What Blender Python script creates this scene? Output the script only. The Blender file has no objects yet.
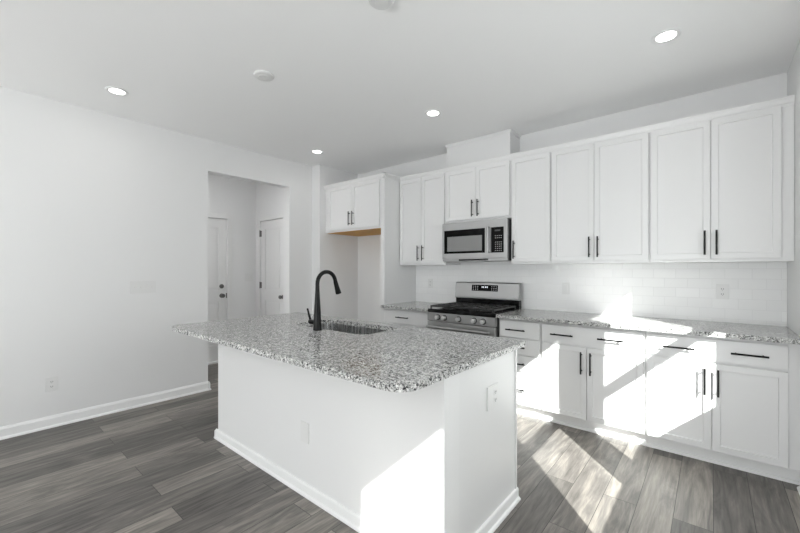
import bpy, bmesh, math, random
from mathutils import Vector, Matrix

random.seed(7)
scn = bpy.context.scene
col = scn.collection

# ------------------------------------------------------------------ camera
CAM_Z = 1.314
cam_d = bpy.data.cameras.new('camera')
cam = bpy.data.objects.new('camera', cam_d)
col.objects.link(cam)
cam.location = (0, 0, CAM_Z)
cam.rotation_euler = (math.radians(90), 0, math.radians(39.972))
cam_d.sensor_width = 36
cam_d.lens = 372.19 / 800 * 36
cam_d.shift_y = 3.5 / 800
cam_d.clip_start = 0.02
scn.camera = cam

# ------------------------------------------------------------------ light
scn.view_settings.view_transform = 'Standard'
scn.view_settings.look = 'None'
scn.view_settings.gamma = 1
scn.view_settings.use_curve_mapping = False
scn.view_settings.exposure = 0.05
scn.cycles.diffuse_bounces = 7
scn.cycles.max_bounces = 14
scn.cycles.sample_clamp_indirect = 0
scn.cycles.blur_glossy = 0.0

w = bpy.data.worlds.new('sky')
scn.world = w
w.use_nodes = True
wb = w.node_tree.nodes['Background']
wb.inputs[0].default_value = (0.93, 0.96, 1.0, 1)
wb.inputs[1].default_value = 1.5

SUN = Vector((-0.92, 1.0, -0.85))
sd = bpy.data.lights.new('sun', 'SUN')
so = bpy.data.objects.new('sun', sd)
col.objects.link(so)
sd.energy = 23.0
sd.angle = math.radians(0.53)
sd.color = (1.0, 0.985, 0.96)
so.rotation_euler = SUN.to_track_quat('-Z', 'Y').to_euler()


def area(name, loc, direction, sx, sy, power, color=(1, 1, 1)):
    d = bpy.data.lights.new(name, 'AREA')
    d.shape = 'RECTANGLE'
    d.size, d.size_y = sx, sy
    d.energy = power
    d.color = color
    o = bpy.data.objects.new(name, d)
    col.objects.link(o)
    o.location = loc
    o.rotation_euler = Vector(direction).to_track_quat('-Z', 'Z').to_euler()
    return o


# added fill lamps at the rear, then daylight through the right wall's windows
area('rear_fill', (-1.3, -4.02, 1.25), (0, 1, -0.35), 2.4, 2.1, 13, (0.97, 0.985, 1.0))  # added fill lamp behind the camera for even room light
area('rear_ceiling_fill', (-1.3, -4.0, 0.75), (0, 1, 2.4), 2.4, 1.1, 150, (0.97, 0.985, 1.0))  # added fill lamp aimed upward to brighten the ceiling
area('daylight_window_a', (0.60, 2.32, 1.5), (-1, 0, -0.5), 0.8, 1.3, 9)
area('daylight_window_b', (0.60, 1.28, 1.5), (-1, 0, -0.5), 0.8, 1.3, 9)
area('daylight_window_c', (0.60, -0.45, 1.4), (-1, 0, -0.4), 0.7, 1.2, 6)

# ------------------------------------------------------------------ materials
def new_mat(name):
    m = bpy.data.materials.new(name)
    m.use_nodes = True
    nt = m.node_tree
    return m, nt, nt.nodes['Principled BSDF']


def plain(name, colr, rough=0.5, metal=0.0, bump=0.0, bscale=200.0, spec=0.5, vary=0.02):
    m, nt, b = new_mat(name)
    N, L = nt.nodes, nt.links
    tc = N.new('ShaderNodeTexCoord')
    nz = N.new('ShaderNodeTexNoise')
    nz.inputs['Scale'].default_value = bscale
    nz.inputs['Detail'].default_value = 3
    L.new(tc.outputs['Object'], nz.inputs['Vector'])
    rp = N.new('ShaderNodeMapRange')
    rp.inputs['To Min'].default_value = 1 - vary
    rp.inputs['To Max'].default_value = 1 + vary
    L.new(nz.outputs['Fac'], rp.inputs['Value'])
    mx = N.new('ShaderNodeMix')
    mx.data_type = 'RGBA'
    mx.blend_type = 'MULTIPLY'
    mx.inputs['Factor'].default_value = 1
    mx.inputs['A'].default_value = (*colr, 1)
    L.new(rp.outputs['Result'], mx.inputs['B'])
    L.new(mx.outputs['Result'], b.inputs['Base Color'])
    b.inputs['Roughness'].default_value = rough
    b.inputs['Metallic'].default_value = metal
    b.inputs['Specular IOR Level'].default_value = spec
    if bump:
        bp = N.new('ShaderNodeBump')
        bp.inputs['Strength'].default_value = bump
        bp.inputs['Distance'].default_value = 0.002
        L.new(nz.outputs['Fac'], bp.inputs['Height'])
        L.new(bp.outputs['Normal'], b.inputs['Normal'])
    return m


M = {}
M['wall'] = plain('wall_paint', (0.75, 0.75, 0.75), 0.6, bump=0.05, bscale=350)
M['ceil'] = plain('ceiling_paint', (0.90, 0.90, 0.90), 0.75, bump=0.05, bscale=300)
M['trim'] = plain('trim_paint', (0.83, 0.83, 0.83), 0.35)
M['cab'] = plain('cabinet_paint', (0.725, 0.725, 0.725), 0.32, bscale=60, vary=0.006)
M['door'] = plain('door_paint', (0.74, 0.74, 0.735), 0.4)
M['black'] = plain('black_metal', (0.006, 0.006, 0.006), 0.3, 0.0, spec=0.2)
M['grate'] = plain('cast_iron', (0.02, 0.02, 0.02), 0.3, 0.0, bump=0.3)
M['enamel'] = plain('black_enamel', (0.006, 0.006, 0.006), 0.12, spec=0.25)
M['gglass'] = plain('black_glass', (0.004, 0.004, 0.004), 0.04, spec=0.08)
M['screen'] = plain('oven_window_glass', (0.23, 0.23, 0.23), 0.06, 0.55)
M['plate'] = plain('plastic_white', (0.72, 0.72, 0.715), 0.35)
M['slot'] = plain('dark_slot', (0.05, 0.05, 0.05), 0.6)
M['mark'] = plain('printed_marks', (0.6, 0.6, 0.6), 0.5)
M['nickel'] = plain('dark_nickel', (0.16, 0.155, 0.15), 0.3, 0.9)
M['wood'] = plain('raw_plywood', (0.60, 0.31, 0.06), 0.55, bscale=14, vary=0.15)
M['sidesteel'] = plain('painted_side', (0.03, 0.03, 0.03), 0.4)


def steel(name, colr, rough, axis, scale=300, bump=0.04):
    m, nt, b = new_mat(name)
    N, L = nt.nodes, nt.links
    tc = N.new('ShaderNodeTexCoord')
    mp = N.new('ShaderNodeMapping')
    sc = [scale, scale, scale]
    sc[axis] = 4
    mp.inputs['Scale'].default_value = sc
    nz = N.new('ShaderNodeTexNoise')
    nz.inputs['Scale'].default_value = 1.0
    nz.inputs['Detail'].default_value = 2
    L.new(tc.outputs['Object'], mp.inputs['Vector'])
    L.new(mp.outputs['Vector'], nz.inputs['Vector'])
    r = N.new('ShaderNodeMapRange')
    r.inputs['To Min'].default_value = rough - 0.05
    r.inputs['To Max'].default_value = rough + 0.07
    L.new(nz.outputs['Fac'], r.inputs['Value'])
    L.new(r.outputs['Result'], b.inputs['Roughness'])
    b.inputs['Base Color'].default_value = (*colr, 1)
    b.inputs['Metallic'].default_value = 1
    bp = N.new('ShaderNodeBump')
    bp.inputs['Strength'].default_value = bump
    bp.inputs['Distance'].default_value = 0.001
    L.new(nz.outputs['Fac'], bp.inputs['Height'])
    L.new(bp.outputs['Normal'], b.inputs['Normal'])
    return m


M['steel'] = steel('brushed_stainless', (0.42, 0.42, 0.42), 0.38, 0)
M['bright'] = steel('polished_stainless', (0.75, 0.75, 0.75), 0.3, 0)
M['sink'] = steel('sink_stainless', (0.60, 0.60, 0.60), 0.26, 2, 60, 0.0)


def emit(name, colr, s):
    m, nt, b = new_mat(name)
    b.inputs['Base Color'].default_value = (0.9, 0.9, 0.9, 1)
    b.inputs['Emission Color'].default_value = (*colr, 1)
    b.inputs['Emission Strength'].default_value = s
    return m


M['lamp'] = emit('lit_lens', (1, 0.98, 0.95), 8)
M['digits'] = emit('lit_digits', (0.8, 0.9, 1.0), 0.5)


def glass_mat():
    m, nt, b = new_mat('window_glass')
    N, L = nt.nodes, nt.links
    N.remove(b)
    out = [n for n in N if n.type == 'OUTPUT_MATERIAL'][0]
    tr = N.new('ShaderNodeBsdfTransparent')
    tr.inputs[0].default_value = (0.93, 0.95, 0.94, 1)
    gl = N.new('ShaderNodeBsdfGlossy')
    gl.inputs['Roughness'].default_value = 0.02
    lw = N.new('ShaderNodeLayerWeight')
    lw.inputs['Blend'].default_value = 0.5
    pw = N.new('ShaderNodeMath')
    pw.operation = 'POWER'
    pw.inputs[1].default_value = 5
    L.new(lw.outputs['Facing'], pw.inputs[0])
    fr = N.new('ShaderNodeMath')
    fr.operation = 'MULTIPLY_ADD'
    fr.inputs[1].default_value = 0.6
    fr.inputs[2].default_value = 0.04
    L.new(pw.outputs[0], fr.inputs[0])
    mx = N.new('ShaderNodeMixShader')
    L.new(fr.outputs[0], mx.inputs[0])
    L.new(tr.outputs[0], mx.inputs[1])
    L.new(gl.outputs[0], mx.inputs[2])
    L.new(mx.outputs[0], out.inputs['Surface'])
    return m


M['glass'] = glass_mat()


def granite():
    m, nt, b = new_mat('speckled_granite')
    N, L = nt.nodes, nt.links
    tc = N.new('ShaderNodeTexCoord')

    def voro(scale, seed):
        mp = N.new('ShaderNodeMapping')
        mp.inputs['Location'].default_value = (seed, seed * 1.7, seed * 0.6)
        nz = N.new('ShaderNodeTexNoise')
        nz.inputs['Scale'].default_value = scale * 1.2
        nz.inputs['Detail'].default_value = 2
        ad = N.new('ShaderNodeMix')
        ad.data_type = 'RGBA'
        ad.blend_type = 'LINEAR_LIGHT'
        ad.inputs['Factor'].default_value = 0.010
        v = N.new('ShaderNodeTexVoronoi')
        v.inputs['Scale'].default_value = scale
        L.new(tc.outputs['Object'], mp.inputs['Vector'])
        L.new(mp.outputs['Vector'], nz.inputs['Vector'])
        L.new(mp.outputs['Vector'], ad.inputs['A'])
        L.new(nz.outputs['Color'], ad.inputs['B'])
        L.new(ad.outputs['Result'], v.inputs['Vector'])
        s = N.new('ShaderNodeSeparateColor')
        L.new(v.outputs['Color'], s.inputs[0])
        return s.outputs[0]

    def ramp(src, stops, const=True):
        r = N.new('ShaderNodeValToRGB')
        r.color_ramp.interpolation = 'CONSTANT' if const else 'LINEAR'
        e = r.color_ramp.elements
        while len(e) < len(stops):
            e.new(0.5)
        for k, (p, c) in enumerate(stops):
            e[k].position = p
            e[k].color = (c, c, c * 0.99, 1)
        L.new(src, r.inputs[0])
        return r.outputs[0]

    base = ramp(voro(205, 0.0), [(0, 0.04), (0.10, 0.20), (0.24, 0.38), (0.48, 0.60), (0.76, 0.80)])
    dark = ramp(voro(145, 5.3), [(0, 0.0), (0.17, 1.0)])
    big = ramp(voro(110, 2.1), [(0, 0.78), (0.35, 1.0), (0.8, 1.15)])
    m1 = N.new('ShaderNodeMix')
    m1.data_type = 'RGBA'
    m1.blend_type = 'MULTIPLY'
    m1.inputs['Factor'].default_value = 1
    L.new(base, m1.inputs['A'])
    L.new(big, m1.inputs['B'])
    m2 = N.new('ShaderNodeMix')
    m2.data_type = 'RGBA'
    L.new(dark, m2.inputs['Factor'])
    m2.inputs['A'].default_value = (0.035, 0.035, 0.037, 1)
    L.new(m1.outputs['Result'], m2.inputs['B'])
    L.new(m2.outputs['Result'], b.inputs['Base Color'])
    b.inputs['Roughness'].default_value = 0.11
    b.inputs['Specular IOR Level'].default_value = 0.22
    return m


M['granite'] = granite()


def floor_mat():
    m, nt, b = new_mat('grey_plank_floor')
    N, L = nt.nodes, nt.links
    tc = N.new('ShaderNodeTexCoord')
    sp = N.new('ShaderNodeSeparateXYZ')
    L.new(tc.outputs['Object'], sp.inputs[0])
    cb = N.new('ShaderNodeCombineXYZ')
    L.new(sp.outputs['Y'], cb.inputs['X'])
    sh = N.new('ShaderNodeMath')
    sh.operation = 'SUBTRACT'
    sh.inputs[1].default_value = 0.006
    L.new(sp.outputs['X'], sh.inputs[0])
    L.new(sh.outputs[0], cb.inputs['Y'])
    br = N.new('ShaderNodeTexBrick')
    br.offset = 0.37
    br.offset_frequency = 2
    br.inputs['Scale'].default_value = 1
    br.inputs['Brick Width'].default_value = 1.22
    br.inputs['Row Height'].default_value = 0.1645
    br.inputs['Mortar Size'].default_value = 0.0016
    br.inputs['Mortar Smooth'].default_value = 0.3
    br.inputs['Color1'].default_value = (0, 0, 0, 1)
    br.inputs['Color2'].default_value = (1, 1, 1, 1)
    br.inputs['Mortar'].default_value = (0.5, 0.5, 0.5, 1)
    L.new(cb.outputs[0], br.inputs['Vector'])
    # grain: stretched noise, shifted per plank
    ml = N.new('ShaderNodeVectorMath')
    ml.operation = 'MULTIPLY_ADD'
    L.new(br.outputs['Color'], ml.inputs[0])
    ml.inputs[1].default_value = (13, 7, 3)
    L.new(cb.outputs[0], ml.inputs[2])

    def grain(sx, sy, det, dist):
        mp = N.new('ShaderNodeMapping')
        mp.inputs['Scale'].default_value = (sx, sy, 1)
        L.new(ml.outputs[0], mp.inputs['Vector'])
        nz = N.new('ShaderNodeTexNoise')
        nz.inputs['Scale'].default_value = 1
        nz.inputs['Detail'].default_value = det
        nz.inputs['Distortion'].default_value = dist
        nz.inputs['Roughness'].default_value = 0.6
        L.new(mp.outputs[0], nz.inputs['Vector'])
        return nz.outputs['Fac']

    g1 = grain(1.8, 22, 8, 1.6)
    g2 = grain(1.3, 8, 6, 3.0)
    g3 = grain(7, 120, 4, 0.6)
    r1 = N.new('ShaderNodeValToRGB')
    e = r1.color_ramp.elements
    e[0].position, e[0].color = 0.25, (0.040, 0.036, 0.033, 1)
    e[1].position, e[1].color = 0.75, (0.36, 0.325, 0.285, 1)
    e2 = e.new(0.5)
    e2.color = (0.160, 0.147, 0.135, 1)
    a1 = N.new('ShaderNodeMath')
    a1.operation = 'MULTIPLY_ADD'
    L.new(g2, a1.inputs[0])
    a1.inputs[1].default_value = 0.55
    a2 = N.new('ShaderNodeMath')
    a2.operation = 'MULTIPLY_ADD'
    L.new(g1, a2.inputs[0])
    a2.inputs[1].default_value = 0.45
    a3 = N.new('ShaderNodeMath')
    a3.operation = 'MULTIPLY_ADD'
    L.new(br.outputs['Color'], a3.inputs[0])
    a3.inputs[1].default_value = 0.22
    a3.inputs[2].default_value = -0.11
    L.new(a3.outputs[0], a2.inputs[2])
    L.new(a2.outputs[0], a1.inputs[2])
    L.new(a1.outputs[0], r1.inputs[0])
    mf = N.new('ShaderNodeMapRange')
    L.new(g3, mf.inputs['Value'])
    mf.inputs['To Min'].default_value = 0.66
    mf.inputs['To Max'].default_value = 1.34
    m1 = N.new('ShaderNodeMix')
    m1.data_type = 'RGBA'
    m1.blend_type = 'MULTIPLY'
    m1.inputs['Factor'].default_value = 1
    L.new(r1.outputs[0], m1.inputs['A'])
    L.new(mf.outputs[0], m1.inputs['B'])
    m2 = N.new('ShaderNodeMix')
    m2.data_type = 'RGBA'
    L.new(br.outputs['Fac'], m2.inputs['Factor'])
    L.new(m1.outputs['Result'], m2.inputs['A'])
    m2.inputs['B'].default_value = (0.015, 0.014, 0.013, 1)
    L.new(m2.outputs['Result'], b.inputs['Base Color'])
    rr = N.new('ShaderNodeMapRange')
    L.new(g1, rr.inputs['Value'])
    rr.inputs['To Min'].default_value = 0.36
    rr.inputs['To Max'].default_value = 0.50
    L.new(rr.outputs[0], b.inputs['Roughness'])
    bp = N.new('ShaderNodeBump')
    bp.inputs['Strength'].default_value = 0.25
    bp.inputs['Distance'].default_value = 0.001
    iv = N.new('ShaderNodeMath')
    iv.operation = 'MULTIPLY_ADD'
    L.new(br.outputs['Fac'], iv.inputs[0])
    iv.inputs[1].default_value = -1.5
    L.new(g3, iv.inputs[2])
    L.new(iv.outputs[0], bp.inputs['Height'])
    L.new(bp.outputs['Normal'], b.inputs['Normal'])
    return m


M['floor'] = floor_mat()


def tile_mat():
    m, nt, b = new_mat('white_subway_tile')
    N, L = nt.nodes, nt.links
    tc = N.new('ShaderNodeTexCoord')
    sp = N.new('ShaderNodeSeparateXYZ')
    L.new(tc.outputs['Object'], sp.inputs[0])
    cb = N.new('ShaderNodeCombineXYZ')
    L.new(sp.outputs['X'], cb.inputs['X'])
    L.new(sp.outputs['Z'], cb.inputs['Y'])
    br = N.new('ShaderNodeTexBrick')
    br.inputs['Scale'].default_value = 1
    br.inputs['Brick Width'].default_value = 0.1545
    br.inputs['Row Height'].default_value = 0.0779
    br.inputs['Mortar Size'].default_value = 0.0016
    br.inputs['Mortar Smooth'].default_value = 0.4
    br.inputs['Color1'].default_value = (0.79, 0.79, 0.79, 1)
    br.inputs['Color2'].default_value = (0.82, 0.82, 0.82, 1)
    br.inputs['Mortar'].default_value = (0.73, 0.73, 0.73, 1)
    L.new(cb.outputs[0], br.inputs['Vector'])
    L.new(br.outputs['Color'], b.inputs['Base Color'])
    b.inputs['Roughness'].default_value = 0.30
    b.inputs['Specular IOR Level'].default_value = 0.3
    nz = N.new('ShaderNodeTexNoise')
    nz.inputs['Scale'].default_value = 9
    L.new(tc.outputs['Object'], nz.inputs['Vector'])
    ad = N.new('ShaderNodeMath')
    ad.operation = 'MULTIPLY_ADD'
    L.new(br.outputs['Fac'], ad.inputs[0])
    ad.inputs[1].default_value = -0.5
    L.new(nz.outputs['Fac'], ad.inputs[2])
    bp = N.new('ShaderNodeBump')
    bp.inputs['Strength'].default_value = 0.5
    bp.inputs['Distance'].default_value = 0.003
    L.new(ad.outputs[0], bp.inputs['Height'])
    L.new(bp.outputs['Normal'], b.inputs['Normal'])
    return m


M['tile'] = tile_mat()

# ------------------------------------------------------------------ helpers
def obj(name, bm, mat, parent=None, smooth=False, bevel=0.0, bseg=2):
    """link a bmesh (world coordinates) as one mesh object under parent"""
    off = Vector((0, 0, 0))
    p = parent
    while p is not None:
        off += p.location
        p = p.parent
    bmesh.ops.translate(bm, verts=bm.verts, vec=-off)
    bmesh.ops.recalc_face_normals(bm, faces=bm.faces)
    me = bpy.data.meshes.new(name)
    bm.to_mesh(me)
    bm.free()
    me.materials.append(mat if not isinstance(mat, str) else M[mat])
    o = bpy.data.objects.new(name, me)
    col.objects.link(o)
    o.parent = parent
    if smooth:
        for f in me.polygons:
            f.use_smooth = True
        try:
            me.set_sharp_from_angle(angle=math.radians(40))
        except Exception:
            pass
    if bevel:
        md = o.modifiers.new('bevel', 'BEVEL')
        md.width = bevel
        md.segments = bseg
        md.limit_method = 'ANGLE'
        md.angle_limit = math.radians(50)
    return o


def tag(o, label, cat, group=None):
    o['label'] = label
    o['category'] = cat
    if group:
        o['group'] = group
    return o


def thing(name, label, cat, loc, group=None):
    o = bpy.data.objects.new(name, None)
    o.empty_display_size = 0.05
    col.objects.link(o)
    o.location = loc
    return tag(o, label, cat, group)


def struct(o):
    o['kind'] = 'structure'
    return o


def dup(root, loc, label=None):
    r = root.copy()
    col.objects.link(r)
    r.location = loc
    if label:
        r['label'] = label
    for ch in list(root.children):
        c = ch.copy()
        col.objects.link(c)
        c.parent = r
        for g in list(ch.children):
            d = g.copy()
            col.objects.link(d)
            d.parent = c
    return r


def B():
    return bmesh.new()


def box(bm, x0, x1, y0, y1, z0, z1, bev=0.0):
    r = bmesh.ops.create_cube(bm, size=1)
    vs = r['verts']
    for v in vs:
        v.co = Vector(((x0 + x1) / 2 + v.co.x * (x1 - x0), (y0 + y1) / 2 + v.co.y * (y1 - y0), (z0 + z1) / 2 + v.co.z * (z1 - z0)))
    if bev:
        es = list({e for v in vs for e in v.link_edges})
        bmesh.ops.bevel(bm, geom=es, offset=bev, segments=2, affect='EDGES', profile=0.6)
    return bm


def bx(*a, bev=0.0):
    return box(B(), *a, bev=bev)


def tube(bm, pts, rads, seg=20, caps=True, squash=None):
    """a swept round tube through pts with a radius per point"""
    pts = [Vector(p) for p in pts]
    if not isinstance(rads, (list, tuple)):
        rads = [rads] * len(pts)
    rings = []
    ref = None
    for i, p in enumerate(pts):
        if i == 0:
            t = pts[1] - pts[0]
        elif i == len(pts) - 1:
            t = pts[-1] - pts[-2]
        else:
            t = (pts[i + 1] - p).normalized() + (p - pts[i - 1]).normalized()
        t.normalize()
        if ref is None:
            ref = Vector((1, 0, 0)) if abs(t.x) < 0.9 else Vector((0, 1, 0))
        u = (ref - t * ref.dot(t)).normalized()
        v = t.cross(u)
        ref = u
        ring = []
        for k in range(seg):
            a = 2 * math.pi * k / seg
            ring.append(bm.verts.new(p + (u * math.cos(a) + v * math.sin(a)) * rads[i]))
        rings.append(ring)
    for a, b in zip(rings, rings[1:]):
        for k in range(seg):
            bm.faces.new((a[k], a[(k + 1) % seg], b[(k + 1) % seg], b[k]))
    if caps:
        bm.faces.new(list(reversed(rings[0])))
        bm.faces.new(rings[-1])
    return bm


def lathe(bm, c, axis, prof, seg=28):
    """prof = [(radius, distance along axis)], closed with caps where radius > 0"""
    axis = Vector(axis).normalized()
    c = Vector(c)
    return tube(bm, [c + axis * h for r, h in prof], [max(r, 1e-4) for r, h in prof], seg) if False else _lathe(bm, c, axis, prof, seg)


def _lathe(bm, c, axis, prof, seg):
    ref = Vector((1, 0, 0)) if abs(axis.x) < 0.9 else Vector((0, 1, 0))
    u = (ref - axis * ref.dot(axis)).normalized()
    v = axis.cross(u)
    rings = []
    for r, h in prof:
        rings.append([bm.verts.new(c + axis * h + (u * math.cos(2 * math.pi * k / seg) + v * math.sin(2 * math.pi * k / seg)) * max(r, 1e-5)) for k in range(seg)])
    for a, b in zip(rings, rings[1:]):
        for k in range(seg):
            bm.faces.new((a[k], a[(k + 1) % seg], b[(k + 1) % seg], b[k]))
    bm.faces.new(list(reversed(rings[0])))
    bm.faces.new(rings[-1])
    return bm


def sweep_profile(bm, prof, axis, a0, a1, origin, flip=1):
    """extrude a 2D profile [(out, z)] along axis 'x' or 'y'. out points toward -flip on the other horizontal axis"""
    def P(a, o, z):
        if axis == 'x':
            return (a, origin - flip * o, z)
        return (origin - flip * o, a, z)
    A = [bm.verts.new(P(a0, o, z)) for o, z in prof]
    C = [bm.verts.new(P(a1, o, z)) for o, z in prof]
    n = len(prof)
    for k in range(n):
        bm.faces.new((A[k], A[(k + 1) % n], C[(k + 1) % n], C[k]))
    bm.faces.new(A)
    bm.faces.new(list(reversed(C)))
    return bm


def round_rect(x0, x1, y0, y1, r, n=10):
    """r = radii for corners (x0y0, x1y0, x1y1, x0y1)"""
    if not isinstance(r, (list, tuple)):
        r = [r] * 4
    pts = []
    for (cx, cy, a0), rr in zip(((x0, y0, 180), (x1, y0, 270), (x1, y1, 0), (x0, y1, 90)), r):
        ox = cx + (rr if cx == x0 else -rr)
        oy = cy + (rr if cy == y0 else -rr)
        for k in range(n + 1):
            a = math.radians(a0 + 90 * k / n)
            pts.append((ox + rr * math.cos(a), oy + rr * math.sin(a)))
    return pts


def slab(outer, holes, z0, z1):
    bm = B()
    edges = []
    for loop in [outer] + holes:
        vs = [bm.verts.new((x, y, z0)) for x, y in loop]
        edges += [bm.edges.new((vs[k], vs[(k + 1) % len(vs)])) for k in range(len(vs))]
    bmesh.ops.triangle_fill(bm, use_beauty=True, use_dissolve=False, edges=edges)
    r = bmesh.ops.extrude_face_region(bm, geom=list(bm.faces))
    bmesh.ops.translate(bm, verts=[g for g in r['geom'] if isinstance(g, bmesh.types.BMVert)], vec=(0, 0, z1 - z0))
    return bm


def wall_bm(axis, t0, t1, a0, a1, z0, z1, openings):
    """a wall between planes t0,t1 running along axis from a0 to a1 with rectangular openings (a,b,zlo,zhi)"""
    bm = B()
    def bb(a, b, lo, hi):
        if b - a < 1e-5 or hi - lo < 1e-5:
            return
        if axis == 'y':
            box(bm, t0, t1, a, b, lo, hi)
        else:
            box(bm, a, b, t0, t1, lo, hi)
    cur = a0
    for (p, q, lo, hi) in sorted(openings):
        bb(cur, p, z0, z1)
        bb(p, q, z0, lo)
        bb(p, q, hi, z1)
        cur = q
    bb(cur, a1, z0, z1)
    return bm


# ------------------------------------------------------------------ the room
H = 2.743
XL, YB, XR = -4.235, 3.863, 0.417
YF = -4.1
XA = -4.065           # alcove side wall
struct(obj('floor', bx(-7.2, 0.9, YF - 0.2, 4.0, -0.06, 0.0), 'floor'))
struct(obj('ceiling', bx(-7.2, 0.9, YF - 0.2, 4.0, H, H + 0.1), 'ceil'))
bm = wall_bm('y', XL - 0.12, XL, YF, 3.16, 0, H, [(1.775, 2.80, 0, 2.402)])
box(bm, XL - 0.12, XA, 3.16, YB + 0.12, 0, H)
struct(obj('wall_left', bm, 'wall'))
struct(obj('wall_back', bx(XA, XR + 0.2, YB, YB + 0.14, 0, H), 'wall'))
WZ0, WZ1 = 0.777, 2.24
OPN = [(-0.857, -0.083, WZ0, 2.06), (0.84, 1.711, WZ0, WZ1), (1.835, 2.80, WZ0, WZ1)]
struct(obj('wall_right', wall_bm('y', XR, XR + 0.2, YF, YB, 0, H, OPN), 'wall'))
struct(obj('wall_front', wall_bm('x', YF - 0.16, YF, -4.355, XR + 0.2, 0, H, [(-2.65, -0.05, 0.12, 2.35)]), 'wall'))

# hall behind the doorway
HX, HY = -5.40, 2.975
D1 = (1.72, 2.53)
D2 = (-5.262, -4.632)
DH = 2.052
struct(obj('wall_hall', wall_bm('y', HX - 0.12, HX, 0.2, HY + 0.12, 0, H, [(D1[0], D1[1], 0, DH)]), 'wall'))
struct(obj('wall_pantry', wall_bm('x', HY, HY + 0.12, HX, XL - 0.12, 0, H, [(D2[0], D2[1], 0, DH)]), 'wall'))
struct(obj('wall_hall_end', bx(HX - 0.12, XL - 0.12, 0.08, 0.2, 0, H), 'wall'))

# windows ------------------------------------------------------------
def window(name, y0, y1, z0, z1, rail):
    xg = XR + 0.15
    bm = B()
    f = 0.046
    x0, x1 = xg - 0.03, xg + 0.045
    box(bm, x0, x1, y0, y0 + f, z0, z1)
    box(bm, x0, x1, y1 - f, y1, z0, z1)
    box(bm, x0, x1, y0 + f, y1 - f, z1 - 0.05, z1)
    box(bm, x0, x1, y0 + f, y1 - f, z0, z0 + 0.05)
    wn = struct(obj(name, bm, 'trim'))
    obj('meeting_rail', bx(xg - 0.017, xg + 0.018, y0 + f, y1 - f, rail - 0.0375, rail + 0.0375), 'trim', wn)
    obj('glass_pane', bx(xg + 0.002, xg + 0.006, y0 + f, y1 - f, z0 + 0.05, z1 - 0.05), 'glass', wn)
    return wn


window('window_1', 1.835, 2.80, WZ0, WZ1, 1.4745)
window('window_2', 0.84, 1.711, WZ0, WZ1, 1.4745)
window('window_3', -0.857, -0.083, WZ0, 2.06, 1.40)
bm = B()
y0, y1 = YF - 0.12, YF - 0.06
for x in (-2.65, -1.36, -0.11):
    box(bm, x, x + 0.06, y0, y1, 0.12, 2.35)
for a, b_ in ((-2.59, -1.36), (-1.30, -0.11)):
    box(bm, a, b_, y0, y1, 0.12, 0.19)
    box(bm, a, b_, y0, y1, 2.28, 2.35)
wr = struct(obj('window_4', bm, 'trim'))  # unseen rear window, its opening placed to suit the added fill lamps
bm = B()
for a, b_ in ((-2.59, -1.36), (-1.30, -0.11)):
    box(bm, a, b_, YF - 0.092, YF - 0.088, 0.19, 2.28)
obj('glass_pane', bm, 'glass', wr)

# baseboards ---------------------------------------------------------
BPROF = [(0, 0), (0.026, 0), (0.026, 0.006), (0.022, 0.014), (0.014, 0.019), (0.014, 0.075), (0.009, 0.086), (0.006, 0.094), (0, 0.096)]
bm = B()
sweep_profile(bm, BPROF, 'y', YF, 1.775, XL, -1)
sweep_profile(bm, BPROF, 'y', 2.80, 3.16, XL, -1)
sweep_profile(bm, BPROF, 'x', XL - 0.12, XL + 0.026, 1.775, -1)
struct(obj('baseboard_left', bm, 'trim'))
bm = B()
sweep_profile(bm, BPROF, 'y', 3.16, YB, XA, -1)
sweep_profile(bm, BPROF, 'x', XL, XA + 0.026, 3.16, 1)
sweep_profile(bm, BPROF, 'x', XA, -3.03, YB, 1)
struct(obj('baseboard_alcove', bm, 'trim'))
struct(obj('baseboard_right', sweep_profile(B(), BPROF, 'y', YF, 3.25, XR, 1), 'trim'))
bm = B()
sweep_profile(bm, BPROF, 'y', 0.2, D1[0] - 0.065, HX, -1)
sweep_profile(bm, BPROF, 'y', D1[1] + 0.065, HY, HX, -1)
sweep_profile(bm, BPROF, 'x', HX, D2[0] - 0.062, HY, 1)
struct(obj('baseboard_hall', bm, 'trim'))

# hall doors ---------------------------------------------------------
def panel_door(name, axis, a0, a1, face, flip):
    """two panel door slab in its casing; axis it runs along, face plane it shows, flip = side it faces"""
    bm = B()
    def bb(b, p, q, o0, o1, lo, hi, bev=0.0):
        u, v = sorted((face + flip * o0, face + flip * o1))
        if axis == 'y':
            box(b, u, v, p, q, lo, hi, bev)
        else:
            box(b, p, q, u, v, lo, hi, bev)
    g = 0.004
    lo, hi = 0.012, DH - g
    st = 0.115
    mid0, mid1 = 0.86, 1.02
    # stiles and rails around two recessed panels
    bb(bm, a0 + g, a0 + st, -0.045, -0.012, lo, hi)
    bb(bm, a1 - st, a1 - g, -0.045, -0.012, lo, hi)
    bb(bm, a0 + st, a1 - st, -0.045, -0.012, lo, 0.24)
    bb(bm, a0 + st, a1 - st, -0.045, -0.012, mid0, mid1)
    bb(bm, a0 + st, a1 - st, -0.045, -0.012, hi - 0.125, hi)
    for zl, zh in ((0.24, mid0), (mid1, hi - 0.125)):
        bb(bm, a0 + st, a1 - st, -0.040, -0.024, zl, zh)
        bb(bm, a0 + st + 0.028, a1 - st - 0.028, -0.036, -0.017, zl + 0.028, zh - 0.028, 0.004)
    d = struct(obj(name, bm, 'door'))
    c = B()
    w_ = 0.062
    bb(c, a0 - w_, a0, 0, 0.017, 0, DH + w_, 0.003)
    bb(c, a1, a1 + w_, 0, 0.017, 0, DH + w_, 0.003)
    bb(c, a0, a1, 0, 0.017, DH, DH + w_, 0.003)
    bb(c, a0, a1, -0.06, -0.047, 0.0, 0.012)
    obj('casing', c, 'door', d)
    return d


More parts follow.
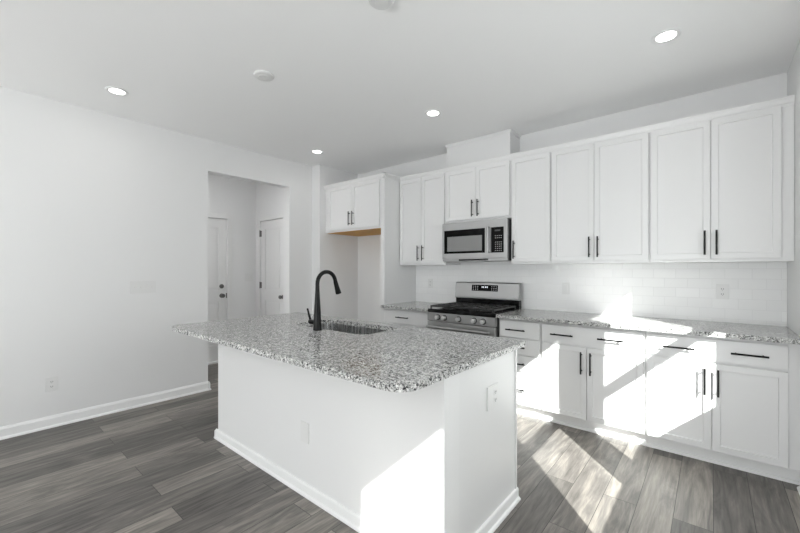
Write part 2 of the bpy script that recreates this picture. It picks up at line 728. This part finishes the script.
d1 = panel_door('door_1', 'y', D1[0], D1[1], HX, 1)
k = B()
lathe(k, (HX - 0.012, 2.457, 0.945), (1, 0, 0), [(0.032, 0), (0.032, 0.008), (0.013, 0.012), (0.013, 0.03), (0.027, 0.036), (0.030, 0.05), (0.024, 0.062), (0.0, 0.064)])
obj('door_knob', k, 'nickel', d1, True)
k = B()
lathe(k, (HX - 0.012, 2.455, 1.08), (1, 0, 0), [(0.031, 0), (0.031, 0.012), (0.022, 0.018), (0.0, 0.018)])
obj('deadbolt', k, 'nickel', d1, True)
obj('strike_plate', bx(HX - 0.014, HX + 0.003, D1[1] - 0.012, D1[1] + 0.012, 0.91, 0.98), 'nickel', d1)
obj('threshold', bx(HX - 0.04, HX + 0.05, D1[0], D1[1], 0.0, 0.02), 'trim', d1)
d2 = panel_door('door_2', 'x', D2[0], D2[1], HY, -1)
k = B()
lathe(k, (-4.675, HY + 0.012, 0.93), (0, -1, 0), [(0.030, 0), (0.030, 0.008), (0.012, 0.012), (0.012, 0.03), (0.025, 0.036), (0.028, 0.05), (0.022, 0.060), (0.0, 0.062)])
obj('door_knob', k, 'nickel', d2, True)
for zh in (1.865, 1.085, 0.25):
    k = bx(D2[0] - 0.010, D2[0] + 0.014, HY - 0.006, HY + 0.012, zh - 0.045, zh + 0.045)
    tube(k, [(D2[0], HY - 0.010, zh - 0.05), (D2[0], HY - 0.010, zh + 0.05)], 0.007, 10)
    obj('hinge', k, 'nickel', d2)

# wall plates ---------------------------------------------------------
def plate(name, label, cat, c, n, w_, h, kind, gangs=1, group=None):
    """c = centre on the surface, n = '+x', '-y' ... the way it faces"""
    sgn = 1 if n[0] == '+' else -1
    ax = n[1]
    t = thing(name, label, cat, c, group)

    def bb(b, a0, a1, o0, o1, z0, z1, bev=0.0):
        u, v = sorted((sgn * o0, sgn * o1))
        if ax == 'x':
            box(b, c[0] + u, c[0] + v, c[1] + a0, c[1] + a1, c[2] + z0, c[2] + z1, bev)
        else:
            box(b, c[0] + a0, c[0] + a1, c[1] + u, c[1] + v, c[2] + z0, c[2] + z1, bev)
        return b
    obj('cover_plate', bb(B(), -w_ / 2, w_ / 2, 0, 0.006, -h / 2, h / 2, 0.002), 'plate', t)
    for g in range(gangs):
        if kind == 'outlet' and gangs == 2 and g == 0:
            continue
        oc = (g - (gangs - 1) / 2) * 0.046
        if kind == 'outlet':
            for s in (-1, 1):
                r = obj('receptacle', bb(B(), oc - 0.016, oc + 0.016, 0.005, 0.008, s * 0.020 - 0.014, s * 0.020 + 0.014, 0.001), 'plate', t)
                b = B()
                for q in (-0.006, 0.006):
                    bb(b, oc + q - 0.0015, oc + q + 0.0015, 0.007, 0.0086, s * 0.020 - 0.003, s * 0.020 + 0.006)
                bb(b, oc - 0.002, oc + 0.002, 0.007, 0.0086, s * 0.020 - 0.010, s * 0.020 - 0.006)
                obj('slots', b, 'slot', r)
        elif kind == 'switch':
            obj('rocker', bb(B(), oc - 0.0165, oc + 0.0165, 0.005, 0.009, -0.033, 0.033, 0.0015), 'plate', t)
        elif kind == 'toggle':
            f = bb(B(), oc - 0.006, oc + 0.006, 0.005, 0.008, -0.012, 0.012)
            bb(f, oc - 0.004, oc + 0.004, 0.005, 0.016, -0.006, 0.004, 0.001)
            obj('toggle', f, 'plate', t)
        elif kind == 'blank':
            obj('insert', bb(B(), oc - 0.0165, oc + 0.0165, 0.005, 0.0075, -0.033, 0.033, 0.001), 'plate', t)
    return t


plate('wall_outlet', 'white duplex outlet low on the left wall above the baseboard', 'outlet', (XL, 0.514, 0.360), '+x', 0.078, 0.118, 'outlet')
plate('light_switch', 'white multi-gang switch plate on the left wall beside the doorway', 'light switch', (XL, 1.169, 1.148), '+x', 0.212, 0.118, 'toggle', 4)
plate('wall_outlet', 'white duplex outlet on the tile under the right wall cabinets', 'outlet', (0.063, 3.855, 1.145), '-y', 0.078, 0.118, 'outlet')
plate('light_switch', 'white rocker switch plate on the tile right of the stove', 'light switch', (-1.10, 3.855, 1.135), '-y', 0.074, 0.118, 'switch')
plate('wall_outlet', 'white outlet on the tile left of the stove', 'outlet', (-2.727, 3.855, 1.145), '-y', 0.074, 0.118, 'outlet')
plate('light_switch', 'white switch plate on the hall wall between the two doors', 'light switch', (HX, 2.86, 1.20), '+x', 0.12, 0.118, 'switch', 2)

# ------------------------------------------------------------------ wall cabinets
STILE = 0.058


def shaker(x0, x1, z0, z1, yf, th=0.02):
    bm = bx(x0, x1, yf, yf + th, z0, z1)
    bm.faces.ensure_lookup_table()
    f = min(bm.faces, key=lambda q: q.calc_center_median().y)
    bmesh.ops.inset_individual(bm, faces=[f], thickness=STILE, depth=0)
    bmesh.ops.inset_individual(bm, faces=[f], thickness=0.002, depth=-0.011)
    return bm


def slab_front(x0, x1, z0, z1, yf, th=0.02):
    return bx(x0, x1, yf, yf + th, z0, z1)


def pull(parent, cx, cz, yf, vertical, length=0.176):
    bm = B()
    yo = yf - 0.034
    h = length / 2
    if vertical:
        tube(bm, [(cx, yo, cz - h), (cx, yo, cz + h)], 0.0062, 12)
        for s in (-1, 1):
            tube(bm, [(cx, yf, cz + s * 0.064), (cx, yo, cz + s * 0.064)], 0.005, 10)
    else:
        tube(bm, [(cx - h, yo, cz), (cx + h, yo, cz)], 0.0062, 12)
        for s in (-1, 1):
            tube(bm, [(cx + s * 0.064, yf, cz), (cx + s * 0.064, yo, cz)], 0.005, 10)
    obj('pull_handle', bm, 'black', parent, True)


UB, UT = 1.372, 2.405
UYF = 3.515


def wall_cabinet(label, x0, x1, z0, z1, yf, doors, handle_z, x_fill=None, yback=YB - 0.008, bottom='cab'):
    """doors = [(x0,x1,handle side or None)]"""
    t = thing('wall_cabinet', label, 'cabinet', ((x0 + x1) / 2, yf + 0.16, z0), 'white wall cabinets')
    xe = x_fill if x_fill else x1
    obj('cabinet_box', bx(x0, xe, yf + 0.021, yback, z0, z1 + 0.02), 'cab', t, bevel=0.001)
    for (a, b_, hs) in doors:
        d = obj('door', shaker(a, b_, z0 + 0.023, z1 - 0.004, yf), 'cab', t, bevel=0.0015)
        if hs:
            pull(d, (b_ - 0.032) if hs == 'r' else (a + 0.030), handle_z, yf, True)
    return t


X0, X1, X2, X3, X4, X5 = -2.962, -2.288, -1.523, -1.138, -0.377, 0.364
wall_cabinet('white two-door wall cabinet left of the microwave, beside the tall fridge panel', X0, X1 - 0.002, UB, UT, UYF,
             [(X0 + 0.012, -2.625, 'r'), (-2.621, X1 - 0.016, 'l')], 1.512)
wall_cabinet('short white two-door wall cabinet directly above the microwave', X1, X2 - 0.002, 1.832, UT, UYF,
             [(X1 + 0.014, -1.9075, 'r'), (-1.9035, X2 - 0.014, 'l')], 1.965)
wall_cabinet('narrow single-door white wall cabinet just right of the microwave', X2, X3 - 0.002, UB, UT, UYF,
             [(X2 + 0.010, X3 - 0.008, 'l')], 1.512)
wall_cabinet('white two-door wall cabinet second from the right wall', X3, X4 - 0.002, UB, UT, UYF,
             [(X3 + 0.008, -0.7775, 'r'), (-0.7735, X4 - 0.010, 'l')], 1.512)
wall_cabinet('large white two-door wall cabinet in the corner against the right wall', X4, X5, UB, UT, UYF,
             [(X4 + 0.009, -0.009, 'r'), (-0.005, X5 - 0.011, 'l')], 1.512, XR - 0.002)

# refrigerator alcove: panel and the cabinet over it
FY = 3.235
pn = tag(obj('tall_end_panel', bx(-3.018, -2.964, FY + 0.012, YB - 0.002, 0.0, UT + 0.02), 'cab', bevel=0.0015),
         'tall white side panel from floor to crown beside the fridge alcove', 'panel')
fc = wall_cabinet('white two-door cabinet over the empty fridge alcove with raw wood underside', XA + 0.003, -3.020, 1.818, UT + 0.005, FY,
                  [(-3.985, -3.512, 'r'), (-3.507, -3.038, 'l')], 1.970)
obj('wood_underside', bx(XA + 0.03, -3.022, FY + 0.04, YB - 0.012, 1.8135, 1.8178), 'wood', fc)

# crown trim along the cabinet tops
CP = [(-0.01, UT - 0.006), (0.004, UT - 0.006), (0.006, UT + 0.006), (0.012, UT + 0.014), (0.018, UT + 0.036), (0.024, UT + 0.046), (0.024, UT + 0.054), (-0.01, UT + 0.054)]
bm = B()
ymid = UYF + 0.020
sweep_profile(bm, CP, 'x', -2.964, XR - 0.002, ymid, 1)
sweep_profile(bm, CP, 'x', XA + 0.002, -2.962 + 0.022, FY + 0.012, 1)
sweep_profile(bm, CP, 'y', FY - 0.012, ymid, -2.964, -1)
struct(obj('trim_1', bm, 'cab'))

# vent chase above the microwave cabinet
ch = thing('vent_chase', 'white boxed vent chase rising from the cabinet above the microwave to the ceiling', 'vent chase', (-1.9, 3.6, UT + 0.054))
obj('chase_box', bx(-2.328, -1.572, 3.612, YB - 0.002, UT + 0.055, H - 0.002), 'cab', ch)
obj('corner_board', bx(-1.592, -1.566, 3.604, 3.63, UT + 0.055, H - 0.002), 'cab', ch)
bm = B()
CC = [(0, H - 0.03), (0.006, H - 0.03), (0.012, H - 0.012), (0.014, H - 0.002), (0, H - 0.002)]
sweep_profile(bm, CC, 'x', -2.342, -1.558, 3.612, 1)
sweep_profile(bm, CC, 'y', 3.598, YB - 0.003, -1.572, -1)
sweep_profile(bm, CC, 'y', 3.598, YB - 0.003, -2.328, 1)
obj('chase_crown', bm, 'cab', ch)

# ------------------------------------------------------------------ backsplash
struct(obj('backsplash', bx(-2.962, XR - 0.001, YB - 0.008, YB, 0.85, UB - 0.001), 'tile'))

# ------------------------------------------------------------------ base cabinets
CT = 0.906
BYF = 3.233


def base_cabinet(label, x0, x1, fronts, x_fill=None):
    t = thing('base_cabinet', label, 'cabinet', ((x0 + x1) / 2, BYF + 0.3, 0), 'white base cabinets along the back wall')
    xe = x_fill if x_fill else x1
    obj('cabinet_box', bx(x0, xe, BYF + 0.021, YB - 0.010, 0.105, CT - 0.0305), 'cab', t, bevel=0.001)
    b = bx(x0, xe, BYF + 0.09, BYF + 0.11, 0, 0.1045)
    sweep_profile(b, [(0, 0), (0.017, 0), (0.016, 0.008), (0.010, 0.016), (0, 0.02)], 'x', x0, xe, BYF + 0.09, 1)
    obj('toe_kick', b, 'trim', t)
    for f in fronts:
        kind, a, b_, lo, hi, hs = f
        if kind == 'drawer':
            d = obj('drawer', slab_front(a, b_, lo, hi, BYF), 'cab', t, bevel=0.002)
            for hx, hz in hs:
                pull(d, hx, hz, BYF, False)
        else:
            d = obj('door', shaker(a, b_, lo, hi, BYF), 'cab', t, bevel=0.0015)
            if hs:
                pull(d, (b_ - 0.034) if hs == 'r' else (a + 0.030), 0.570, BYF, True)
    return t


DT0, DT1, DZ0, DZ1 = 0.708, 0.853, 0.113, 0.692
base_cabinet('white base cabinet left of the stove with one drawer pull showing', X0, -2.290,
             [('drawer', X0 + 0.012, -2.302, DT0, DT1, [(-2.662, 0.780)]),
              ('door', X0 + 0.012, -2.634, DZ0, DZ1, 'r'), ('door', -2.630, -2.302, DZ0, DZ1, 'l')])
base_cabinet('narrow white four-drawer base cabinet just right of the stove', -1.519, -1.132,
             [('drawer', -1.507, -1.140, lo, hi, [(-1.348, hz)]) for lo, hi, hz in
              ((DT0, DT1, 0.777), (0.561, 0.697, 0.626), (0.411, 0.550, 0.480), (0.113, 0.400, 0.252))])
base_cabinet('white two-door base cabinet between the drawer stack and the corner unit', -1.130, -0.374,
             [('drawer', -1.120, -0.386, DT0, DT1, [(-0.952, 0.777), (-0.596, 0.777)]),
              ('door', -1.120, -0.769, DZ0, DZ1, 'r'), ('door', -0.765, -0.386, DZ0, DZ1, 'l')])
base_cabinet('white two-door base cabinet in the corner against the right wall', -0.372, 0.366,
             [('drawer', -0.362, 0.354, DT0, DT1, [(-0.178, 0.777), (0.181, 0.777)]),
              ('door', -0.362, -0.003, DZ0, DZ1, 'r'), ('door', 0.001, 0.354, DZ0, DZ1, 'l')], XR - 0.003)

CYF = 3.180
tag(obj('countertop', slab(round_rect(-1.519, XR - 0.002, CYF, YB - 0.009, 0.003, 2), [], CT - 0.03, CT), 'granite', bevel=0.003),
    'long speckled granite countertop right of the stove', 'countertop')
tag(obj('countertop', slab(round_rect(-2.962, -2.289, CYF, YB - 0.009, 0.003, 2), [], CT - 0.03, CT), 'granite', bevel=0.003),
    'short speckled granite countertop left of the stove', 'countertop')

# ------------------------------------------------------------------ microwave
mx0, mx1, mz0, mz1, myf = -2.284, -1.531, 1.412, 1.822, 3.452
mw = thing('microwave', 'stainless over-the-range microwave with black door window under the short cabinet', 'microwave', ((mx0 + mx1) / 2, 3.65, mz0))
obj('housing', bx(mx0 + 0.004, mx1 - 0.001, myf + 0.035, YB - 0.012, mz0, mz1 - 0.001), 'sidesteel', mw, bevel=0.003)
f = B()
dz0, dz1 = 1.490, 1.742
dd = obj('door', bx(mx0, mx1, myf, myf + 0.034, mz0 + 0.02, mz1, bev=0.004), 'steel', mw)
obj('window_frame', bx(mx0 + 0.026, -1.768, myf - 0.003, myf + 0.01, dz0, dz1, bev=0.002), 'gglass', dd)
obj('window', bx(mx0 + 0.068, -1.800, myf - 0.0045, myf + 0.005, 1.513, 1.672, bev=0.001), 'screen', dd)
hb = B()
pts = []
tube(hb, [(-1.722, myf - 0.034, 1.482), (-1.722, myf - 0.038, 1.60), (-1.722, myf - 0.034, 1.752)], 0.0105, 14)
for z in (1.498, 1.736):
    tube(hb, [(-1.722, myf, z), (-1.722, myf - 0.034, z)], 0.009, 12)
obj('handle', hb, 'steel', dd, True)
cp = obj('control_panel', bx(-1.699, -1.566, myf - 0.003, myf + 0.01, dz0 - 0.002, dz1, bev=0.002), 'gglass', mw)
for r in range(8):
    for c in range(4):
        z = 1.505 + r * 0.021
        if r in (5,):
            continue
        x = -1.655 + c * 0.020
        obj('button', bx(x, x + 0.009, myf - 0.0042, myf - 0.002, z, z + 0.005), 'mark', cp)
db = B()
box(db, -1.66, -1.60, myf - 0.0040, myf - 0.002, 1.700, 1.716)
obj('display', db, 'slot', cp)
obj('bottom_rail', bx(mx0 + 0.002, mx1 - 0.002, myf + 0.006, myf + 0.034, mz0 - 0.004, mz0 + 0.0195, bev=0.002), 'steel', mw)
obj('bottom_vent', bx(-2.075, -1.735, myf + 0.002, myf + 0.012, mz0 + 0.001, mz0 + 0.016, bev=0.002), 'enamel', mw)
obj('underside', bx(mx0 + 0.006, mx1 - 0.006, myf + 0.035, YB - 0.02, mz0 - 0.006, mz0 - 0.0005), 'steel', mw)

# ------------------------------------------------------------------ stove
rx0, rx1 = -2.283, -1.525
ryf = 3.170
st = thing('stove', 'stainless gas stove with black grates between the granite countertops', 'stove', ((rx0 + rx1) / 2, 3.5, 0))
obj('oven_body', bx(rx0, rx1, ryf + 0.045, 3.80, 0.03, 0.874), 'sidesteel', st, bevel=0.003)
ct_ = bx(rx0 + 0.001, rx1 - 0.001, ryf + 0.004, 3.73, 0.875, 0.912, bev=0.006)
obj('cooktop', ct_, 'enamel', st)
# sloping control fascia
bm = B()
sweep_profile(bm, [(0, 0.790), (0.0, 0.874), (-0.045, 0.874), (-0.045, 0.790)], 'x', rx0, rx1, ryf, 1)
pf = obj('control_fascia', bm, 'steel', st, bevel=0.003)
for kx in (-2.150, -2.070, -1.905, -1.735, -1.640):
    kb = B()
    lathe(kb, (kx, ryf - 0.0035, 0.831), (0, -1, 0), [(0.0215, 0), (0.0205, 0.030), (0.017, 0.034), (0.0, 0.034)])
    box(kb, kx - 0.004, kx + 0.004, ryf - 0.042, ryf - 0.03, 0.812, 0.850, 0.001)
    kn = obj('knob', kb, 'bright', st, True)
    kb = B()
    lathe(kb, (kx, ryf, 0.831), (0, -1, 0), [(0.028, 0), (0.028, 0.003), (0.0, 0.0031)])
    obj('knob_shadow_ring', kb, 'enamel', kn, True)  # black ring standing in for the shadow around the knob
od = obj('oven_door', bx(rx0 + 0.002, rx1 - 0.002, ryf - 0.002, ryf + 0.043, 0.215, 0.784, bev=0.004), 'steel', st)
obj('oven_window', bx(rx0 + 0.10, rx1 - 0.10, ryf - 0.004, ryf + 0.01, 0.33, 0.62, bev=0.002), 'gglass', od)
hb = B()
tube(hb, [(rx0 + 0.03, ryf - 0.055, 0.735), (rx1 - 0.03, ryf - 0.055, 0.735)], 0.013, 16)
for x in (rx0 + 0.06, rx1 - 0.06):
    tube(hb, [(x, ryf - 0.002, 0.735), (x, ryf - 0.055, 0.735)], 0.010, 12)
obj('oven_handle', hb, 'steel', od, True)
obj('warming_drawer', bx(rx0 + 0.002, rx1 - 0.002, ryf, ryf + 0.043, 0.045, 0.208, bev=0.004), 'steel', st)
# backguard: stainless top box with recessed black lower band
bm = B()
prof = [(0.0, 0.905), (0.015, 0.985), (0.045, 0.990), (0.050, 1.005), (0.050, 1.025), (0.030, 1.165), (0.022, 1.176), (-0.012, 1.176), (-0.012, 0.905)]
bg = obj('backguard', bx(rx0 + 0.002, rx1 - 0.002, 3.735, 3.80, 0.880, 0.999), 'enamel', st, bevel=0.002)
bm = B()
sweep_profile(bm, [(0.040, 0.996), (0.046, 1.000), (0.046, 1.020), (0.026, 1.168), (0.018, 1.177), (-0.036, 1.177), (-0.036, 0.996)], 'x', rx0 + 0.0, rx1 - 0.0, 3.762, 1)
bh = obj('backguard_panel', bm, 'steel', st, bevel=0.002)
# tilted display on the sloped face
def sl(z):
    return 3.762 - (0.046 - 0.020 * (z - 1.020) / 0.148)
bm = B()
x0_, x1_, za, zb = -2.070, -1.757, 1.083, 1.150
vs = []
for x, z, o in ((x0_, za, 0), (x1_, za, 0), (x1_, zb, 0), (x0_, zb, 0), (x0_, za, 1), (x1_, za, 1), (x1_, zb, 1), (x0_, zb, 1)):
    vs.append(bm.verts.new((x, sl(z) - 0.003 + 0.006 * o, z)))
for q in ((0, 1, 2, 3), (7, 6, 5, 4), (0, 4, 5, 1), (1, 5, 6, 2), (2, 6, 7, 3), (3, 7, 4, 0)):
    bm.faces.new([vs[i] for i in q])
dp = obj('display', bm, 'gglass', bh)
for cx_ in (-2.052, -2.027, -2.002, -1.832, -1.807, -1.782):
    for z in (1.095, 1.112, 1.130):
        obj('touch_key', bx(cx_, cx_ + 0.010, sl(z) - 0.0042, sl(z) - 0.002, z, z + 0.005), 'mark', dp)
for cx_ in (-1.947, -1.929, -1.904, -1.886):
    obj('clock_digit', bx(cx_, cx_ + 0.010, sl(1.126) - 0.0040, sl(1.126) - 0.002, 1.118, 1.134), 'digits', dp)
# burners and grates
for (bx_, by_, r) in ((-2.13, 3.31, 0.045), (-2.13, 3.60, 0.036), (-1.904, 3.455, 0.05), (-1.68, 3.31, 0.05), (-1.68, 3.60, 0.036)):
    kb = B()
    lathe(kb, (bx_, by_, 0.9118), (0, 0, 1), [(r * 1.25, 0), (r * 1.2, 0.006), (r, 0.008), (r, 0.016), (r * 0.85, 0.020), (0.0, 0.021)])
    obj('burner', kb, 'grate', st, True)
for gi in range(3):
    g0 = rx0 + 0.018 + gi * 0.2415
    g1 = g0 + 0.236
    gy0, gy1, gz0, gz1 = ryf + 0.028, 3.700, 0.930, 0.946
    gb = B()
    for (a, b_) in ((g0, g0 + 0.012), (g1 - 0.012, g1)):
        box(gb, a, b_, gy0, gy1, gz0, gz1, 0.003)
    for ya in (gy0, gy1 - 0.012, (gy0 + gy1) / 2 - 0.006):
        box(gb, g0, g1, ya, ya + 0.012, gz0, gz1, 0.003)
    xm = (g0 + g1) / 2
    for xa in (xm - 0.045, xm + 0.035):
        box(gb, xa, xa + 0.010, gy0, gy1, gz0 + 0.002, gz1 + 0.002, 0.003)
    for ya in (gy0 + 0.135, gy1 - 0.147):
        box(gb, g0, g1, ya, ya + 0.010, gz0 + 0.002, gz1 + 0.002, 0.003)
    for xx in (g0, g1 - 0.012):
        for yy in (gy0, gy1 - 0.012):
            box(gb, xx, xx + 0.012, yy, yy + 0.012, 0.9121, gz0 + 0.003)
    obj('grate', gb, 'grate', st)

# ------------------------------------------------------------------ island
ix0, ix1, iy0, iy1 = -2.962, -0.862, 1.318, 2.062
isl = thing('kitchen_island', 'white kitchen island base under the granite slab with the sink', 'kitchen island', ((ix0 + ix1) / 2, (iy0 + iy1) / 2, 0))
bm = bx(ix0, ix1, iy0, iy0 + 0.122, 0, CT - 0.0305)
obj('pony_wall', bm, 'wall', isl)
bm = B()
box(bm, ix1 - 0.020, ix1 - 0.001, iy0 + 0.1225, iy1, 0.0, CT - 0.0305)
obj('end_panel', bm, 'cab', isl, bevel=0.001)
obj('edge_strip', bx(ix1 - 0.012, ix1 + 0.006, iy1 - 0.014, iy1 + 0.004, 0.0, CT - 0.031, bev=0.001), 'cab', isl)
obj('end_panel', bx(ix0 + 0.001, ix0 + 0.020, iy0 + 0.1225, iy1, 0.0, CT - 0.0305), 'cab', isl)
bm = B()
box(bm, ix0 + 0.0205, ix1 - 0.0205, iy1 - 0.02, iy1, 0.105, CT - 0.0305)
box(bm, ix0 + 0.0205, ix1 - 0.0205, iy1 - 0.09, iy1 - 0.07, 0.0, 0.105)
box(bm, ix0 + 0.0205, ix1 - 0.0205, iy0 + 0.1225, iy1 - 0.02, 0.105, 0.12)
obj('cabinet_box', bm, 'cab', isl)
bm = B()
IB = [(0, 0), (0.024, 0), (0.024, 0.006), (0.020, 0.013), (0.012, 0.018), (0.012, 0.058), (0.008, 0.066), (0, 0.068)]
sweep_profile(bm, IB, 'x', ix0 - 0.024, ix1 + 0.024, iy0, 1)
sweep_profile(bm, IB, 'y', iy0 - 0.024, iy1 + 0.012, ix1, -1)
sweep_profile(bm, IB, 'y', iy0 - 0.024, iy1 + 0.012, ix0, 1)
obj('baseboard', bm, 'trim', isl)
plate('wall_outlet', 'white outlet on the right end of the island', 'outlet', (ix1, 1.762, 0.667), '+x', 0.118, 0.118, 'outlet', 2)
plate('blank_plate', 'white blank cover plate on the long front of the island', 'wall plate', (-1.831, iy0, 0.362), '-y', 0.078, 0.118, 'blank')

SX0, SX1, SY0, SY1 = -2.425, -1.668, 1.632, 2.005
hole = round_rect(SX0, SX1, SY0, SY1, 0.075, 8)
tag(obj('island_countertop', slab(round_rect(-3.062, -0.822, 0.998, 2.118, [0.10, 0.095, 0.012, 0.012], 10), [hole], CT - 0.03, CT), 'granite', bevel=0.003),
    'speckled granite slab with rounded corners on the white island', 'countertop')

# undermount sink
def ring(bm, x0, x1, y0, y1, r, z, n=8):
    return [bm.verts.new((x, y, z)) for x, y in round_rect(x0, x1, y0, y1, r, n)]


def bridge(bm, a, b):
    n = len(a)
    for k in range(n):
        bm.faces.new((a[k], a[(k + 1) % n], b[(k + 1) % n], b[k]))


sk = thing('sink', 'stainless undermount sink bowl set in the island slab', 'sink', ((SX0 + SX1) / 2, (SY0 + SY1) / 2, 0.66))
bm = B()
zt = CT - 0.0306
r0 = ring(bm, SX0 - 0.02, SX1 + 0.02, SY0 - 0.02, SY1 + 0.02, 0.09, zt)
r1 = ring(bm, SX0 - 0.002, SX1 + 0.002, SY0 - 0.002, SY1 + 0.002, 0.077, zt)
r2 = ring(bm, SX0 + 0.002, SX1 - 0.002, SY0 + 0.002, SY1 - 0.002, 0.074, zt - 0.19)
r3 = ring(bm, SX0 + 0.03, SX1 - 0.03, SY0 + 0.03, SY1 - 0.03, 0.06, zt - 0.215)
r4 = ring(bm, SX0 + 0.25, SX1 - 0.25, SY0 + 0.13, SY1 - 0.13, 0.05, zt - 0.22)
r0b = ring(bm, SX0 - 0.02, SX1 + 0.02, SY0 - 0.02, SY1 + 0.02, 0.09, zt - 0.003)
q2 = ring(bm, SX0 - 0.001, SX1 + 0.001, SY0 - 0.001, SY1 + 0.001, 0.076, zt - 0.193)
q3 = ring(bm, SX0 + 0.028, SX1 - 0.028, SY0 + 0.028, SY1 - 0.028, 0.06, zt - 0.219)
for a, b_ in ((r0, r1), (r1, r2), (r2, r3), (r3, r4), (r0, r0b), (r0b, q2), (q2, q3)):
    bridge(bm, a, b_)
bm.faces.new(r4)
bm.faces.new(list(reversed(q3)))
obj('bowl', bm, 'sink', sk, True)
kb = B()
lathe(kb, ((SX0 + SX1) / 2, (SY0 + SY1) / 2 + 0.03, zt - 0.2205), (0, 0, 1), [(0.055, 0), (0.055, 0.003), (0.042, 0.004), (0.038, -0.004 + 0.005), (0.0, 0.001)])
obj('drain', kb, 'nickel', sk, True)

# faucet
fx, fy = -2.055, 1.578
fa = thing('faucet', 'matte black gooseneck pull-down faucet standing on the island slab', 'faucet', (fx, fy, CT))
kb = B()
lathe(kb, (fx, fy, CT), (0, 0, 1), [(0.029, 0), (0.029, 0.004), (0.0275, 0.02), (0.0250, 0.08), (0.0195, 0.18), (0.0145, 0.27), (0.0138, 0.30), (0.0, 0.30)])
obj('body', kb, 'black', fa, True)
cy, cz, R = fy + 0.079, 1.222, 0.079
pts = [(fx, fy, 1.195)]
for k in range(0, 17):
    a = math.radians(180 - k * 172 / 16)
    pts.append((fx, cy + R * math.cos(a), cz + R * math.sin(a)))
kb = B()
tube(kb, pts, 0.0138, 18)
obj('spout', kb, 'black', fa, True)
e = Vector(pts[-1])
dn = (Vector(pts[-1]) - Vector(pts[-2])).normalized()
dn = (dn + Vector((0, 0.10, 0))).normalized()
kb = B()
lathe(kb, e - dn * 0.002, dn, [(0.0145, 0), (0.0152, 0.012), (0.0165, 0.04), (0.0205, 0.085), (0.0205, 0.094), (0.0, 0.095)])
obj('spray_head', kb, 'black', fa, True)
kb = B()
tube(kb, [(fx - 0.012, fy, 0.957), (fx - 0.082, fy, 0.957)], [0.0165, 0.0165], 18)
tube(kb, [(fx - 0.070, fy, 0.957), (fx - 0.086, fy, 0.985), (fx - 0.112, fy, 1.045)], [0.009, 0.0075, 0.0065], 12)
obj('lever_handle', kb, 'black', fa, True)

# ------------------------------------------------------------------ ceiling fixtures
def downlight(label, x, y):
    t = thing('recessed_light', label, 'ceiling light', (x, y, H), 'recessed ceiling lights')
    bm = B()
    pr = [(0.052, 0.0), (0.075, 0.0), (0.076, 0.004), (0.070, 0.008), (0.058, 0.007), (0.052, 0.004)]
    seg = 40
    rings = [[bm.verts.new((x + r * math.cos(2 * math.pi * k / seg), y + r * math.sin(2 * math.pi * k / seg), H - h)) for k in range(seg)] for r, h in pr]
    for i in range(len(rings)):
        bridge(bm, rings[i], rings[(i + 1) % len(rings)])
    obj('trim_ring', bm, 'trim', t, True)
    kb = B()
    lathe(kb, (x, y, H - 0.001), (0, 0, -1), [(0.053, 0), (0.053, 0.003), (0.0, 0.0032)], 40)
    obj('lens', kb, 'lamp', t)
    d = bpy.data.lights.new('downlight_bulb', 'AREA')
    d.shape = 'DISK'
    d.size = 0.10
    d.energy = 1.0
    d.color = (1, 0.97, 0.93)
    o = bpy.data.objects.new('downlight_bulb', d)
    col.objects.link(o)
    o.parent = t
    o.location = (0, 0, -0.012)
    return t


d0 = downlight('lit recessed ceiling light nearest the left wall, above the switch plate', -3.64, 0.826)
for (x, y, lb) in ((-3.65, 2.797, 'smallest lit recessed ceiling light, beyond the doorway near the fridge alcove'),
                   (-1.946, 2.789, 'lit recessed ceiling light in front of the vent chase and microwave'),
                   (-0.215, 2.785, 'lit recessed ceiling light nearest the right wall above the corner cabinets')):
    dup(d0, (x, y, H), lb)


def disc(label, x, y, r, h):
    t = thing('smoke_detector', label, 'smoke detector', (x, y, H))
    kb = B()
    lathe(kb, (x, y, H - 0.0005), (0, 0, -1), [(r, 0), (r, h * 0.45), (r * 0.94, h * 0.8), (r * 0.85, h), (0.0, h)], 36)
    obj('base', kb, 'plate', t, True)
    kb = B()
    lathe(kb, (x, y, H - h), (0, 0, -1), [(r * 0.55, 0), (r * 0.5, 0.004), (0.0, 0.004)], 30)
    obj('cap', kb, 'plate', t, True)
    return t


disc('white round ceiling disc above the island, left of the others', -2.516, 1.45, 0.072, 0.016)
disc('white round detector at the top edge of the picture on the ceiling', -1.327, 1.43, 0.068, 0.028)

# unseen ceiling lamp, added to brighten the hall beyond the doorway
hl = thing('hall_fill_light', 'unseen flush ceiling light added to brighten the hall behind the doorway', 'ceiling light', (-4.9, 1.35, H))
kb = B()
lathe(kb, (-4.9, 1.35, H - 0.001), (0, 0, -1), [(0.14, 0), (0.14, 0.03), (0.12, 0.05), (0.0, 0.055)], 36)
obj('shade', kb, 'lamp', hl, True)

d = bpy.data.lights.new('hall_fill_bulb', 'AREA')
d.shape = 'DISK'
d.size = 0.24
d.energy = 11
o = bpy.data.objects.new('hall_fill_bulb', d)
col.objects.link(o)
o.parent = hl
o.location = (0, 0, -0.07)
